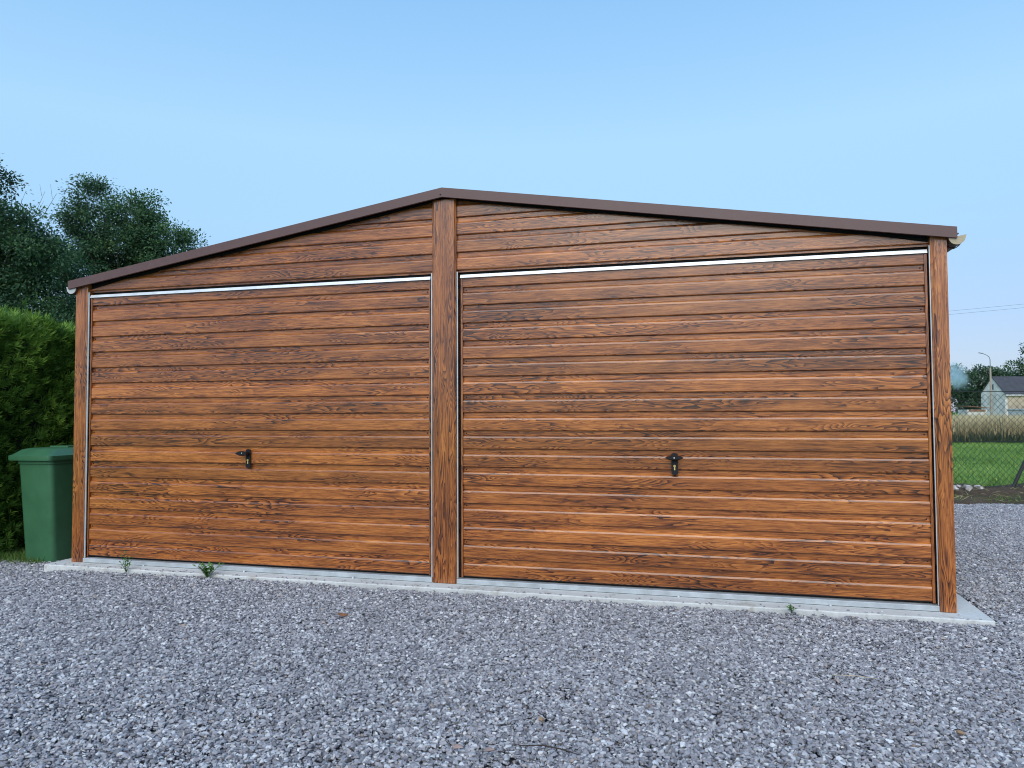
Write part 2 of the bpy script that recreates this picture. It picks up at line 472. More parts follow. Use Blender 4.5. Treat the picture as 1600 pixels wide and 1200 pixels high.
# gravel: clumps of crushed stones scattered with geometry nodes
def stone_clump(idx, n, rad):
    bm = bmesh.new(); tones = []
    for _ in range(n):
        a, q = random.uniform(0, 2 * math.pi), rad * math.sqrt(random.random())
        c = Vector((q * math.cos(a), q * math.sin(a), random.uniform(-0.006, 0.013) if _ % 5 > 1 else random.uniform(-0.024, -0.010)))
        s = random.choice((0.008, 0.010, 0.0125, 0.0155)) * random.uniform(0.85, 1.15)
        rot = Matrix.Rotation(random.uniform(0, 6.28), 3, 'Z') @ Matrix.Rotation(random.uniform(-0.6, 0.6), 3, 'X')
        sc = Vector((random.uniform(1.0, 1.5), random.uniform(0.75, 1.1), random.uniform(0.55, 0.85)))
        vs = []
        for k in range(10):
            d = Vector((random.gauss(0, 1), random.gauss(0, 1), random.gauss(0, 1))).normalized() * random.uniform(0.85, 1.1)
            vs.append(bm.verts.new(c + rot @ Vector((d.x * sc.x, d.y * sc.y, d.z * sc.z)) * s))
        before = len(tones)
        bmesh.ops.convex_hull(bm, input=vs)
        tones.append(random.random())
        for v in vs:
            if v.is_valid: v.tag = True
        # remember tone through a temporary index layer
        lay = bm.verts.layers.float.get('tone') or bm.verts.layers.float.new('tone')
        for v in vs:
            if v.is_valid: v[lay] = tones[-1]
    for v in [v for v in bm.verts if not v.link_faces]: bm.verts.remove(v)
    me = bpy.data.meshes.new('stone_clump'); bm.to_mesh(me); bm.free(); me.materials.append(MAT['gravel'])
    return bpy.data.objects.new('stone_clump', me)
clumps = bpy.data.collections.new('stone_clumps')
for i in range(14): clumps.objects.link(stone_clump(i, 70, 0.085))

def scatter(name, poly, z, dens, seed):
    me = pydata(name, [(x, y, z) for x, y in poly], [tuple(range(len(poly)))], MAT['gravelbase'])
    bm = bmesh.new(); bm.from_mesh(me); bmesh.ops.triangulate(bm, faces=bm.faces)
    for fc in bm.faces:
        if fc.normal.z < 0: fc.normal_flip()
    # gentle unevenness of the trodden yard
    bmesh.ops.subdivide_edges(bm, edges=bm.edges, cuts=24, use_grid_fill=True)
    bmesh.ops.triangulate(bm, faces=bm.faces)
    for v in bm.verts:
        x, y = v.co.x, v.co.y
        w = min(1.0, max(0.0, (-0.25 - y) / 0.5)) if y < 0.3 else 1.0
        v.co.z += w * (0.008 * math.sin(1.7 * x + 0.8 * y) + 0.006 * math.sin(3.9 * y - 1.1 * x + 1.0) + 0.004 * math.sin(6.1 * x + 4.3 * y))
        q = min(1.0, max(0.0, (0.25 - x) / 0.5)); v.co.z -= 0.055 * q * q * (3 - 2 * q)
    bm.to_mesh(me); bm.free()
    o = mesh_obj(name, me)
    gt = bpy.data.node_groups.new(name + '_scatter', 'GeometryNodeTree')
    gt.interface.new_socket('Geometry', in_out='INPUT', socket_type='NodeSocketGeometry')
    gt.interface.new_socket('Geometry', in_out='OUTPUT', socket_type='NodeSocketGeometry')
    N = gt.nodes; Lk = gt.links
    gi = N.new('NodeGroupInput'); go = N.new('NodeGroupOutput')
    dp = N.new('GeometryNodeDistributePointsOnFaces'); dp.distribute_method = 'POISSON'
    dp.inputs['Distance Min'].default_value = 0.05; dp.inputs['Density Max'].default_value = dens * 9; dp.inputs['Seed'].default_value = seed
    ci = N.new('GeometryNodeCollectionInfo'); ci.inputs['Collection'].default_value = clumps
    ci.inputs['Separate Children'].default_value = True; ci.inputs['Reset Children'].default_value = True
    ip = N.new('GeometryNodeInstanceOnPoints'); ip.inputs['Pick Instance'].default_value = True
    rv = N.new('FunctionNodeRandomValue'); rv.data_type = 'FLOAT_VECTOR'
    rv.inputs[0].default_value = (-0.05, -0.05, 0); rv.inputs[1].default_value = (0.05, 0.05, 6.283)
    rs = N.new('FunctionNodeRandomValue'); rs.data_type = 'FLOAT'
    rs.inputs[2].default_value = 0.66; rs.inputs[3].default_value = 0.9
    Lk.new(gi.outputs[0], dp.inputs['Mesh']); Lk.new(dp.outputs['Points'], ip.inputs['Points'])
    Lk.new(ci.outputs[0], ip.inputs['Instance']); Lk.new(rv.outputs[0], ip.inputs['Rotation']); Lk.new(rs.outputs[1], ip.inputs['Scale'])
    Lk.new(ip.outputs[0], go.inputs[0])
    md = o.modifiers.new('scatter', 'NODES'); md.node_group = gt
    return tag(o, kind='stuff')
g1 = scatter('gravel', [(-1.05, -6.5), (12, -6.5), (12, -0.235), (7.235, -0.235), (-0.21, -0.235), (-1.05, -0.05)], GZ + 0.004, 175, 3)
tag(g1, 'blue grey crushed stone gravel covering the yard in front of the garage', 'gravel')
g2 = scatter('gravel', [(7.235, -0.235), (14, -0.235), (14, 7.55), (8.9, 6.2), (7.235, 5.8)], GZ + 0.004, 160, 5)
tag(g2, 'grey crushed stone gravel beside the right side of the garage', 'gravel')
g3 = scatter('gravel', [(-1.05, -0.05), (-0.21, -0.235), (-0.21, 1.0), (-0.62, 0.42), (-0.95, 0.16), (-1.05, 0.12)], GZ + 0.004, 170, 6)
tag(g3, 'grey crushed stone gravel under the green bin', 'gravel')

# ================================================================== GARAGE
W, D = 7.0, 5.6
PITCH, Z0 = 0.1385, 0.0545
SL = 0.1555
YF, YR = 0.012, 0.029                        # rib face and recess plane of the profiled sheet
garage = empty('double_garage', (3.5, 2.8, 0))
tag(garage, 'double garage of oak brown horizontal boards with two doors and a low gable roof', 'garage')
GP = Vector((3.5, 2.8, 0))
def G(o):                                    # parent to the garage, keep world place
    o.parent = garage; o.location = Vector(o.location) - GP
    return o

def profile(top=PITCH - 0.0004, bottom=0.0, yf=YF, yr=YR, yb=0.034):
    """front profile from top to bottom of one board: recessed strip, shoulder, wide rib"""
    m = PITCH
    pts = [(m, yr), (m - 0.031, yr), (m - 0.034, yr - 0.004), (m - 0.041, yf + 0.0045), (m - 0.047, yf + 0.0015), (m - 0.053, yf), (0.009, yf), (0.0045, yf + 0.003), (0.0, yr)]
    out = []
    for i, (z, y) in enumerate(pts):
        if bottom <= z <= top: out.append((z, y))
        if i + 1 < len(pts):
            z2, y2 = pts[i + 1]
            for c in (top, bottom):
                if z2 < c < z: out.append((c, y + (y2 - y) * (z - c) / (z - z2)))
    out = sorted(set(out), key=lambda q: -q[0])
    return out + [(out[-1][0], yb), (out[0][0], yb)]
def board_mesh(fx0, fx1, top=PITCH - 0.0004, bottom=0.0, zoff=0.0, mat=None):
    pr = profile(top, bottom)
    A = [(fx0(z + zoff), y, z) for z, y in pr]; B = [(fx1(z + zoff), y, z) for z, y in pr]
    n = len(pr)
    fs = [tuple(range(n)), tuple(range(2 * n - 1, n - 1, -1))] + [(i, (i + 1) % n, n + (i + 1) % n, n + i) for i in range(n)]
    return pydata('board', A + B, fs, mat or MAT['wood_h'])

def door(name_label, xl, xr, board_l, board_r, trim_l, trim_r, handle):
    leaf = MB().box(trim_l, trim_r, 0.036, 0.06, 0.048, 2.344).obj('garage_door', MAT['black'])
    G(leaf); leaf['label'] = name_label
    inv = Vector(leaf.location)
    def sub(o):
        o.parent = leaf; return o
    L = board_r - board_l
    full = board_mesh(lambda z: 0, lambda z: L)
    bot = board_mesh(lambda z: 0, lambda z: L, PITCH - 0.0004, 0.0)
    topm = board_mesh(lambda z: 0, lambda z: L, 2.345 - (Z0 + 16 * PITCH), 0.0)
    for k in range(0, 17):
        o = mesh_obj('board', topm if k == 16 else full, leaf, (board_l, 0, Z0 + k * PITCH))
    # vertical edge profiles of the leaf
    for a, b in ((trim_l, board_l - 0.001), (board_r + 0.001, trim_r)):
        sub(MB().box(a, b, 0.006, 0.036, 0.05, 2.345).obj('edge_trim', MAT['wood_v']))
    sub(MB().prism([(-0.006, 2.346), (0.004, 2.371), (0.06, 2.373), (0.06, 2.346)], 'x', trim_l - 0.002, trim_r + 0.002).obj('top_rail', MAT['galv']))
    # galvanised frame: jambs, threshold, black sheet behind for rubber seals and painted gap shade
    sub(MB().box(xl, xr, 0.066, 0.09, 0.0, 2.405).obj('seal', MAT['black']))
    sub(MB().prism([(-0.016, 0.004), (-0.016, 0.034), (-0.012, 0.038), (0.05, 0.038), (0.05, 0.004)], 'x', xl + 0.001, xr - 0.001).obj('threshold_rail', MAT['galv_dull']))
    for s, a, b in handle['jambs']:
        sub(MB().box(a, b, -0.004, 0.003, 0.040, 2.396).obj('frame_jamb', MAT['galv_dull']))
    # screws in the recess at both ends
    scm = MB(); scm.hull([(0.005 * math.cos(t), y, 0.005 * math.sin(t)) for t in [i * math.pi / 3 for i in range(6)] for y in (0, -0.004)])
    scm = scm.mesh('screw', MAT['blackplastic'])
    for k in range(2, 17, 2):
        for x in (board_l + 0.02, board_r - 0.02):
            mesh_obj('screw', scm, leaf, (x, YR + 0.001, Z0 + k * PITCH - 0.017))
    # threshold bolts
    for t in (0.2, 0.5, 0.8):
        bm_ = MB(); x = xl + (xr - xl) * t
        bm_.hull([(x + 0.008 * math.cos(q), -0.035 + 0.008 * math.sin(q), z) for q in [i * math.pi / 4 for i in range(8)] for z in (0.001, 0.014)])
        sub(bm_.obj('anchor_bolt', MAT['galv']))
    # lock plate and handle
    hx = handle['x']
    pm = MB(); h0, h1, hw = 0.853, 1.010, 0.0225
    pts = []
    for cz, sg in ((h1 - 0.008, 1), (h0 + 0.012, -1)):
        for i in range(7):
            a = math.pi * i / 6
            pts.append((hw * math.cos(a), cz + sg * 0.012 * math.sin(a) * (0.6 if sg > 0 else 1)))
    import_pts = pts[:7] + [(-x_, z_) for x_, z_ in pts[7:]]
    pm.prism([(hx + x_, z_) for x_, z_ in import_pts], 'y', 0.004, -0.004)
    sub(pm.obj('handle_plate', MAT['blackplastic']))
    lv = MB()
    if handle['kind'] == 'lever':
        lv.tube([(hx, 0.0, 0.975), (hx, -0.05, 0.975)], [0.014, 0.012], 10)
        secs = []
        for t, hh in ((0.018, 0.016), (-0.02, 0.020), (-0.05, 0.020), (-0.07, 0.014), (-0.083, 0.004)):
            secs.append((hx + t, hh))
        lv.hull([(x_, y_, 0.975 + sz * hh) for x_, hh in secs for sz, y_ in ((1, -0.045), (-1, -0.045), (0.6, -0.062), (-0.6, -0.062), (0.6, -0.036), (-0.6, -0.036))])
    else:
        lv.tube([(hx, 0.0, 0.978), (hx, -0.045, 0.978)], [0.016, 0.014], 10)
        lv.hull([(hx + t, y_, 0.978 + sz * hh) for t, hh in ((-0.062, 0.003), (-0.045, 0.010), (-0.02, 0.017), (0, 0.019), (0.02, 0.017), (0.045, 0.010), (0.062, 0.003)) for sz, y_ in ((1, -0.042), (-1, -0.042), (0.6, -0.06), (-0.6, -0.06), (0.6, -0.034), (-0.6, -0.034))])
    sub(lv.obj('handle_grip', MAT['blackplastic']))
    pin = MB(); pin.tube([(hx + handle['pin'], -0.058, 0.979), (hx + handle['pin'], -0.0655, 0.979)], 0.005, 8)  # small round pale steel dot on the grip
    sub(pin.obj('handle_pin', MAT['chrome']))
    cy = MB(); cy.tube([(hx, -0.003, 0.918), (hx, -0.012, 0.918)], 0.0088, 12)
    cy.box(hx - 0.005, hx + 0.005, -0.011, -0.003, 0.888, 0.912, 0.001)
    sub(cy.obj('lock_cylinder', MAT['brass']))
    return leaf
door('left hand up and over door with a side lever handle', 0.119, 3.399, 0.156, 3.366, 0.142, 3.379,
     dict(x=1.768, kind='lever', pin=-0.02, jambs=[(0, 0.119, 0.133), (1, 3.389, 3.398)]))
door('right hand up and over door with a wing shaped handle', 3.599, 6.899, 3.646, 6.866, 3.630, 6.882,
     dict(x=5.233, kind='wing', pin=0.0, jambs=[(0, 3.600, 3.609), (1, 6.893, 6.899)]))

# posts of folded sheet
def post(x0, x1, ztop_fn, ch_l, ch_r):
    pl = [(x0, 0.09), (x0, -0.006), (x0 + 0.4 * ch_l, -0.010), (x0 + ch_l, -0.022), (x1 - ch_r, -0.022), (x1 - 0.4 * ch_r, -0.010), (x1, -0.006), (x1, 0.09)]
    b = MB(); n = len(pl)
    A = [b.bm.verts.new((x, y, 0.003)) for x, y in pl]; B = [b.bm.verts.new((x, y, ztop_fn(x))) for x, y in pl]
    b.bm.faces.new(A); b.bm.faces.new(B[::-1])
    for i in range(n): b.bm.faces.new((A[i], B[i], B[(i + 1) % n], A[(i + 1) % n]))
    return G(b.obj('post', MAT['wood_v']))
zu = lambda x: 2.448 + SL * (3.5 - abs(x - 3.5))
post(0.0, 0.117, zu, 0.004, 0.02)
post(3.400, 3.597, lambda x: 2.965, 0.017, 0.012)
post(6.900, 7.0, zu, 0.022, 0.004)

# gable walls above the doors
def gable(xa, xb, left):
    def lim(z):
        t = max(0.0, (z - 2.420) / SL)
        return t
    if left: f0 = lambda z: min(max(xa, lim(z)), xb - 0.02); f1 = lambda z: xb
    else: f0 = lambda z: xa; f1 = lambda z: max(min(xb, 7.0 - lim(z)), xa + 0.02)
    e = 0.0
    zt = zu(xb if left else xa)
    if left: poly = [(xa, 2.40), (xb, 2.40), (xb, zt), (xa, zu(xa))]
    else: poly = [(xa, 2.40), (xb, 2.40), (xb, zu(xb)), (xa, zt)]
    wall = G(MB().prism(poly, 'y', 0.036, 0.062).obj('gable_wall', MAT['black']))  # black shows above the boards, painting in the dark under the verge
    for k in range(16, 21):
        zb = Z0 + k * PITCH
        bottom = max(0.0, 2.396 - zb); top = PITCH - 0.0004
        if zb + top > zt: top = zt - zb
        if top - bottom < 0.01: continue
        x_or = f0(zb + bottom)
        me = board_mesh(lambda z: f0(z) - x_or, lambda z: f1(z) - x_or, top, bottom, zb)
        mesh_obj('board', me, wall, (x_or, 0, zb))
    return wall
gable(0.119, 3.399, True)
gable(3.598, 6.899, False)

# side and back walls in the same profiled boards
def plain_wall(name, length, loc, rz):
    wall = MB().box(0, length, 0.036, 0.06, 0.0, 2.45).obj(name, MAT['black'])
    wall.location = loc; wall.rotation_euler = (0, 0, rz); G(wall)
    me = board_mesh(lambda z: 0, lambda z: length)
    for k in range(0, 17): mesh_obj('board', me, wall, (0, 0, Z0 - 0.05 + k * PITCH))
    return wall
plain_wall('side_wall', D - 0.1, (0.0 - 0.006, D, 0.0), -math.pi / 2)
plain_wall('side_wall', D - 0.1, (W + 0.006, 0.1, 0.0), math.pi / 2)
bw = plain_wall('back_wall', W - 0.02, (W - 0.01, D + 0.02, 0.0), math.pi)
MB().prism([(0.0, 2.40), (W - 0.02, 2.40), (W / 2, 2.96)], 'y', 0.0, 0.03).obj('gable_panel', MAT['wood_h'], bw)

# roof: two trapezoid sheets, brown verge trims, gutters
def roof():
    vs, fs = [], []
    n = 0
    ybeg, yend = -0.05, D + 0.12
    steps = []
    y = ybeg
    while y < yend - 0.05:
        for dy, h in ((0, 0), (0.12, 0), (0.145, 0.018), (0.19, 0.018), (0.215, 0)): steps.append((y + dy, h))
        y += 0.215
    for side in (-1, 1):
        base = len(vs)
        for (yy, h) in steps:
            vs.append((3.5, yy, 3.010 + h)); vs.append((3.5 + side * 3.56, yy, 3.010 - SL * 3.56 + h))
        for i in range(len(steps) - 1):
            a = base + 2 * i; fs.append((a, a + 1, a + 3, a + 2))
    o = G(mesh_obj('roof', pydata('roof', vs, fs, MAT['roof'])))
    sm = o.modifiers.new('thickness', 'SOLIDIFY'); sm.thickness = 0.006; sm.offset = -1
    for side in (-1, 1):
        b = MB(); x1 = 3.5 + side * 3.546; xa = 3.5
        za, ze = 3.046, 3.046 - SL * 3.546
        P2 = [(xa, za - 0.072), (x1, ze - 0.072), (x1, ze), (xa, za)]
        A = [b.bm.verts.new((x, -0.066, z)) for x, z in P2]
        b.prism([(x, z) for x, z in P2], 'y', -0.066, -0.062)
        b.prism([(xa, za - 0.004), (x1, ze - 0.004), (x1, ze + 0.001), (xa, za + 0.001)], 'y', -0.0655, 0.12)
        b.prism([(xa, za - 0.072), (x1, ze - 0.072), (x1, ze - 0.068), (xa, za - 0.068)], 'y', -0.062, -0.045)
        for v in A: b.bm.verts.remove(v)
        t = b.obj('verge_trim', MAT['brown']); t.parent = o
    rv = MB(); rv.hull([(3.49 + 0.005 * math.cos(t), y, 2.992 + 0.005 * math.sin(t)) for t in [i * math.pi / 4 for i in range(8)] for y in (-0.067, -0.071)])
    q = rv.obj('rivet', MAT['blackplastic']); q.parent = o
    cp = MB(); cp.prism([(3.30, 3.016), (3.5, 3.050), (3.70, 3.016), (3.70, 3.012), (3.5, 3.045), (3.30, 3.012)], 'y', 0.125, D + 0.1)
    q = cp.obj('ridge_cap', MAT['brown']); q.parent = o
roof()

def gutter(side, matc, lab):
    cx = 3.5 + side * (3.549 if side > 0 else 3.522); cz = 2.432; R0 = 0.05
    yb, ye = -0.045, D + 0.1
    arc = [(cx + R0 * math.cos(math.pi + math.pi * i / 12), cz + R0 * math.sin(math.pi + math.pi * i / 12)) for i in range(13)]
    inn = [(cx + (R0 - 0.004) * math.cos(math.pi + math.pi * i / 12), cz + (R0 - 0.004) * math.sin(math.pi + math.pi * i / 12)) for i in range(13)]
    g_ = G(MB().prism(arc + inn[::-1], 'y', yb, ye).obj('gutter', MAT['brown']))
    capm = MB().prism([(x, z + 0.0) for x, z in arc] + [(cx + side * R0 * 1.12, cz + 0.014), (cx - side * R0 * 0.8, cz - 0.004)][::1 if side > 0 else -1], 'y', yb - 0.006, yb + 0.0)
    c = capm.obj('end_cap', matc); c.parent = g_
    for k in range(8):
        y = 0.05 + k * 0.7
        br = MB(); br.prism([(cx + 1.05 * (x - cx), cz + 1.05 * (z - cz)) for x, z in arc] + [(cx + 1.14 * (x - cx), cz + 1.14 * (z - cz)) for x, z in arc[::-1]], 'y', y, y + 0.025)
        q = br.obj('bracket', MAT['brown']); q.parent = g_
    return g_
gutter(1, MAT['gut_beige'], 'r'); gutter(-1, MAT['gut_grey'], 'l')

# ================================================================== WHEELIE BIN
def wheelie_bin():
    b0 = empty('wheelie_bin', (-0.635, 0.40, -0.100))
    tag(b0, 'dark green plastic wheelie bin with closed lid between hedge and garage', 'bin')
    b0.scale = (1, 1, 1.09)
    def rr(cx, cy, wx, wy, rad, z, seg=5):
        out = []
        for sx, sy, a0 in ((1, 1, 0), (-1, 1, 90), (-1, -1, 180), (1, -1, 270)):
            for i in range(seg + 1):
                a = R(a0 + 90 * i / seg)
                out.append((cx + sx * (wx / 2 - rad) + rad * math.cos(a), cy + sy * (wy / 2 - rad) + rad * math.sin(a), z))
        return out
    def loft(rings, mat, name, smooth=True):
        vs = [p for q in rings for p in q]; n = len(rings[0]); fs = [tuple(range(n))[::-1]]
        for i in range(len(rings) - 1):
            for k in range(n): fs.append((i * n + k, i * n + (k + 1) % n, (i + 1) * n + (k + 1) % n, (i + 1) * n + k))
        fs.append(tuple(range((len(rings) - 1) * n, len(rings) * n)))
        me = pydata(name, vs, fs, mat, smooth)
        o = mesh_obj(name, me, b0)
        if smooth:
            md = o.modifiers.new('edges', 'EDGE_SPLIT'); md.split_angle = R(35)
        return o
    # body tapers downwards, front (-y) leans back
    loft([rr(0.0, 0.035, 0.345, 0.40, 0.05, 0.0), rr(0.0, 0.034, 0.350, 0.41, 0.05, 0.02), rr(0.005, 0.005, 0.395, 0.485, 0.045, 0.84),
          rr(0.005, 0.005, 0.40, 0.49, 0.045, 0.86), rr(0.005, 0.005, 0.415, 0.51, 0.045, 0.865), rr(0.005, 0.005, 0.42, 0.515, 0.045, 0.90)], MAT['binbody'], 'body')
    loft([rr(-0.02, -0.005, 0.50, 0.56, 0.04, 0.895), rr(-0.02, -0.005, 0.505, 0.565, 0.04, 0.905), rr(-0.02, -0.005, 0.505, 0.565, 0.04, 0.935),
          rr(-0.02, -0.0, 0.47, 0.53, 0.05, 0.945), rr(-0.02, 0.02, 0.40, 0.45, 0.06, 0.985), rr(-0.02, 0.03, 0.34, 0.38, 0.06, 0.995)], MAT['binbody'], 'lid')
    MB().box(-0.13, 0.09, 0.05, 0.20, 0.985, 1.008, 0.008).obj('lid_hump', MAT['binbody'], b0)
    hm = MB(); hm.tube([(-0.19, 0.30, 0.93), (0.15, 0.30, 0.93)], 0.014, 10)
    hm.obj('hinge_bar', MAT['binbody'], b0, smooth=True)
    for s in (-0.16, 0.16):
        w = MB(); w.tube([(s - 0.02, 0.235, 0.08), (s + 0.02, 0.235, 0.08)], 0.08, 20)
        w.obj('wheel', MAT['tyre'], b0)
    ed = MB(); ed.box(-0.10, -0.02, -0.262, -0.240, 0.70, 0.80, 0.004)
    return b0
wheelie_bin()

# ================================================================== HEDGE
def hedge():
    root = empty('thuja_hedge', (-1.85, 3.5, -0.07))
    tag(root, 'tall bright green clipped thuja hedge on the left of the garage', 'hedge')
    def bulge(y, z):
        return 0.07 * math.sin(2.1 * y + 0.6) * math.cos(1.7 * z) + 0.05 * math.sin(5.3 * y + 2.2 * z) + 0.035 * math.sin(9.1 * y - 6 * z)
    def top(y): return 2.235 + 0.05 * math.sin(2.7 * y) + 0.03 * math.sin(7.1 * y + 1) + 0.02 * y * 0
    P, Dr, tn = [], [], []
    def add(p, n, spread, t):
        P.append(p); Dr.append(n); tn.append(t)
    NS = 27000
    for i in range(NS):
        w = random.random()
        if w < 0.72:
            y = random.uniform(-0.75, 7.0) if random.random() < 0.7 else random.uniform(-0.1, 2.6)
            z = random.uniform(-0.05, top(y))
            x = -1.36 + bulge(y, z) - (0.10 if z > 2.15 else 0) * (z - 2.15) * 5 + random.gauss(0, 0.055)
            if z < 0.35: x -= random.uniform(0, 0.12)
            n = (1.0, random.gauss(0, 0.35), random.uniform(0.2, 1.1))
            t = 0.26 + 0.34 * (z / 2.4) + 0.9 * (x + 1.42) + random.gauss(0, 0.13)  # tone rises upwards and outwards: pale tips plus shade painted into the colour
        elif w < 0.90:
            y = random.uniform(-0.75, 7.0) if random.random() < 0.7 else random.uniform(-0.1, 2.6)
            x = random.uniform(-2.3, -1.34); z = top(y) + 0.04 * math.sin(6 * x) + random.gauss(0, 0.035) + (random.uniform(0, 0.10) if random.random() < 0.06 else 0)
            n = (random.gauss(0.1, 0.4), random.gauss(0, 0.4), 1.0)
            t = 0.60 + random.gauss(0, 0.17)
        else:
            x = random.uniform(-2.3, -1.32); z = random.uniform(0, 2.3); y = -0.74 + random.gauss(0, 0.04)
            n = (random.gauss(0, 0.3), -1.0, random.uniform(0.2, 1)); t = 0.5 + random.gauss(0, 0.15)
        add((x, y, z), n, 0.5, t)
    P = np.array(P); Dr = np.array(Dr); tn = np.array(tn)
    # every spray is a flat fan of narrow scale leaves
    K = 8
    Dn = Dr / np.linalg.norm(Dr, axis=1, keepdims=True)
    side = np.cross(Dn, unit(len(P))); side /= np.linalg.norm(side, axis=1, keepdims=True)
    nrm = np.cross(Dn, side)
    LP, LD, LN, LL, LW, LT = [], [], [], [], [], []
    for k in range(K):
        a = (k - (K - 1) / 2) / (K / 2) * 0.95 + rng.normal(0, 0.12, len(P))
        d = Dn * np.cos(a)[:, None] + side * np.sin(a)[:, None] + rng.normal(0, 0.10, P.shape)
        LP.append(P - Dn * 0.02 + Dn * 0.012 * (K / 2 - abs(k - 3.5))); LD.append(d); LN.append(nrm)
        LL.append(rng.uniform(0.05, 0.10, len(P))); LW.append(rng.uniform(0.006, 0.012, len(P))); LT.append(tn + rng.normal(0, 0.06, len(P)))
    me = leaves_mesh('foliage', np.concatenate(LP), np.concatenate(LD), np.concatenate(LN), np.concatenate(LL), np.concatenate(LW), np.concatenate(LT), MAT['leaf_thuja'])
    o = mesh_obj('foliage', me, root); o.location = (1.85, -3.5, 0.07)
    # solid dark core added to stop light passing through the hedge
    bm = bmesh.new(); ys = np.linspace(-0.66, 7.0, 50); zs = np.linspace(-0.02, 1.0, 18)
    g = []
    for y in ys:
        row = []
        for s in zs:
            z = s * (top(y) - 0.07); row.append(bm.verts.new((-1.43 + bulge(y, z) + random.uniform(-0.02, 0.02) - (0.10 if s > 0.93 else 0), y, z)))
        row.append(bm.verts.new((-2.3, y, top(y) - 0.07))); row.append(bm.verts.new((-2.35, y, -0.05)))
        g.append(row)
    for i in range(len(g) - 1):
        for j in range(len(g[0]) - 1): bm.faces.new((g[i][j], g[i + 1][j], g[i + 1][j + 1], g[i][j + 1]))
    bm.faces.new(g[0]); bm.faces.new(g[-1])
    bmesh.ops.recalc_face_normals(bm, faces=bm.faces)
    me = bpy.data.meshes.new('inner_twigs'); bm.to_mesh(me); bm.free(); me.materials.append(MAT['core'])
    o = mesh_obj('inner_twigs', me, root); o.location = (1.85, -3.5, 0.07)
    for i in range(9):
        y = -0.4 + i * 0.85
        t = MB(); t.tube([(-1.7 + random.uniform(-.05, .05), y, -0.07), (-1.68, y + .03, 0.7), (-1.7, y, 1.6)], [0.04, 0.03, 0.02], 6)
        t.obj('trunk', MAT['bark'], root, (1.85, -3.5, 0.07))
hedge()

# ================================================================== TREES
def tree(name, label, base, blobs, trunk_h, trunk_r, nclump, per, leafL, mat, group=None, spread=0.30, twigs=0, droop=0.2, tone_shift=0.0):
    root = empty(name, base)
    tag(root, label, 'tree', group)
    B = Vector(base)
    vol = np.array([b[1][0] * b[1][1] * b[1][2] for b in blobs]) ** 0.75; vol /= vol.sum()
    cs, hs = [], []
    for b, w in zip(blobs, vol):
        n = max(4, int(nclump * w))
        d = unit(n); q = rng.uniform(0.25, 1.0, n) ** 0.55
        c = np.array(b[0]) + d * q[:, None] * np.array(b[1])
        cs.append(c); hs.append(d[:, 2] * q)
    cs = np.concatenate(cs); hs = np.concatenate(hs)
    sz = rng.uniform(0.55, 1.25, len(cs))
    idx = np.repeat(np.arange(len(cs)), per)
    off = np.clip(rng.normal(0, 1, (len(idx), 3)), -1.7, 1.7) * np.array([spread, spread, spread * 0.6]) * sz[idx][:, None]
    P = cs[idx] + off
    outd = off / np.maximum(np.linalg.norm(off, axis=1, keepdims=True), 1e-3)
    Dd = outd + rng.normal(0, 0.6, P.shape); Dd[:, 2] -= droop
    Nn = unit(len(P)) * 0.7 + np.array([0, 0, 1.0])
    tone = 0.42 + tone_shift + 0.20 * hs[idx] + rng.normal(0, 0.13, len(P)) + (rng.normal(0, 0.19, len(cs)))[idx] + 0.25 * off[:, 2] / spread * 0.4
    L = rng.uniform(0.7, 1.3, len(P)) * leafL
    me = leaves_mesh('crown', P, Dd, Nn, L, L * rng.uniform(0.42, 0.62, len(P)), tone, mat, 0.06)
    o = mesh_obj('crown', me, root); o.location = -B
    tb = MB()
    zt = base[2] + trunk_h
    top = Vector((base[0], base[1], zt))
    tb.tube([B, B + Vector((0.05, 0.03, trunk_h * 0.5)), top, top + Vector((0.1, 0, trunk_h * 0.35))], [trunk_r, trunk_r * 0.8, trunk_r * 0.55, trunk_r * 0.3], 8)
    for c in cs[rng.permutation(len(cs))[:min(len(cs), 60)]]:
        st = B + Vector((0, 0, trunk_h * random.uniform(0.55, 1.3)))
        c = Vector(c); mid = st.lerp(c, 0.5) + Vector((random.uniform(-.2, .2), random.uniform(-.2, .2), random.uniform(0, 0.3)))
        tb.tube([st, mid, c], [trunk_r * 0.22, trunk_r * 0.12, trunk_r * 0.03], 4, caps=False)
    t = tb.obj('trunk', MAT['bark'], root); t.location = -B
    return root
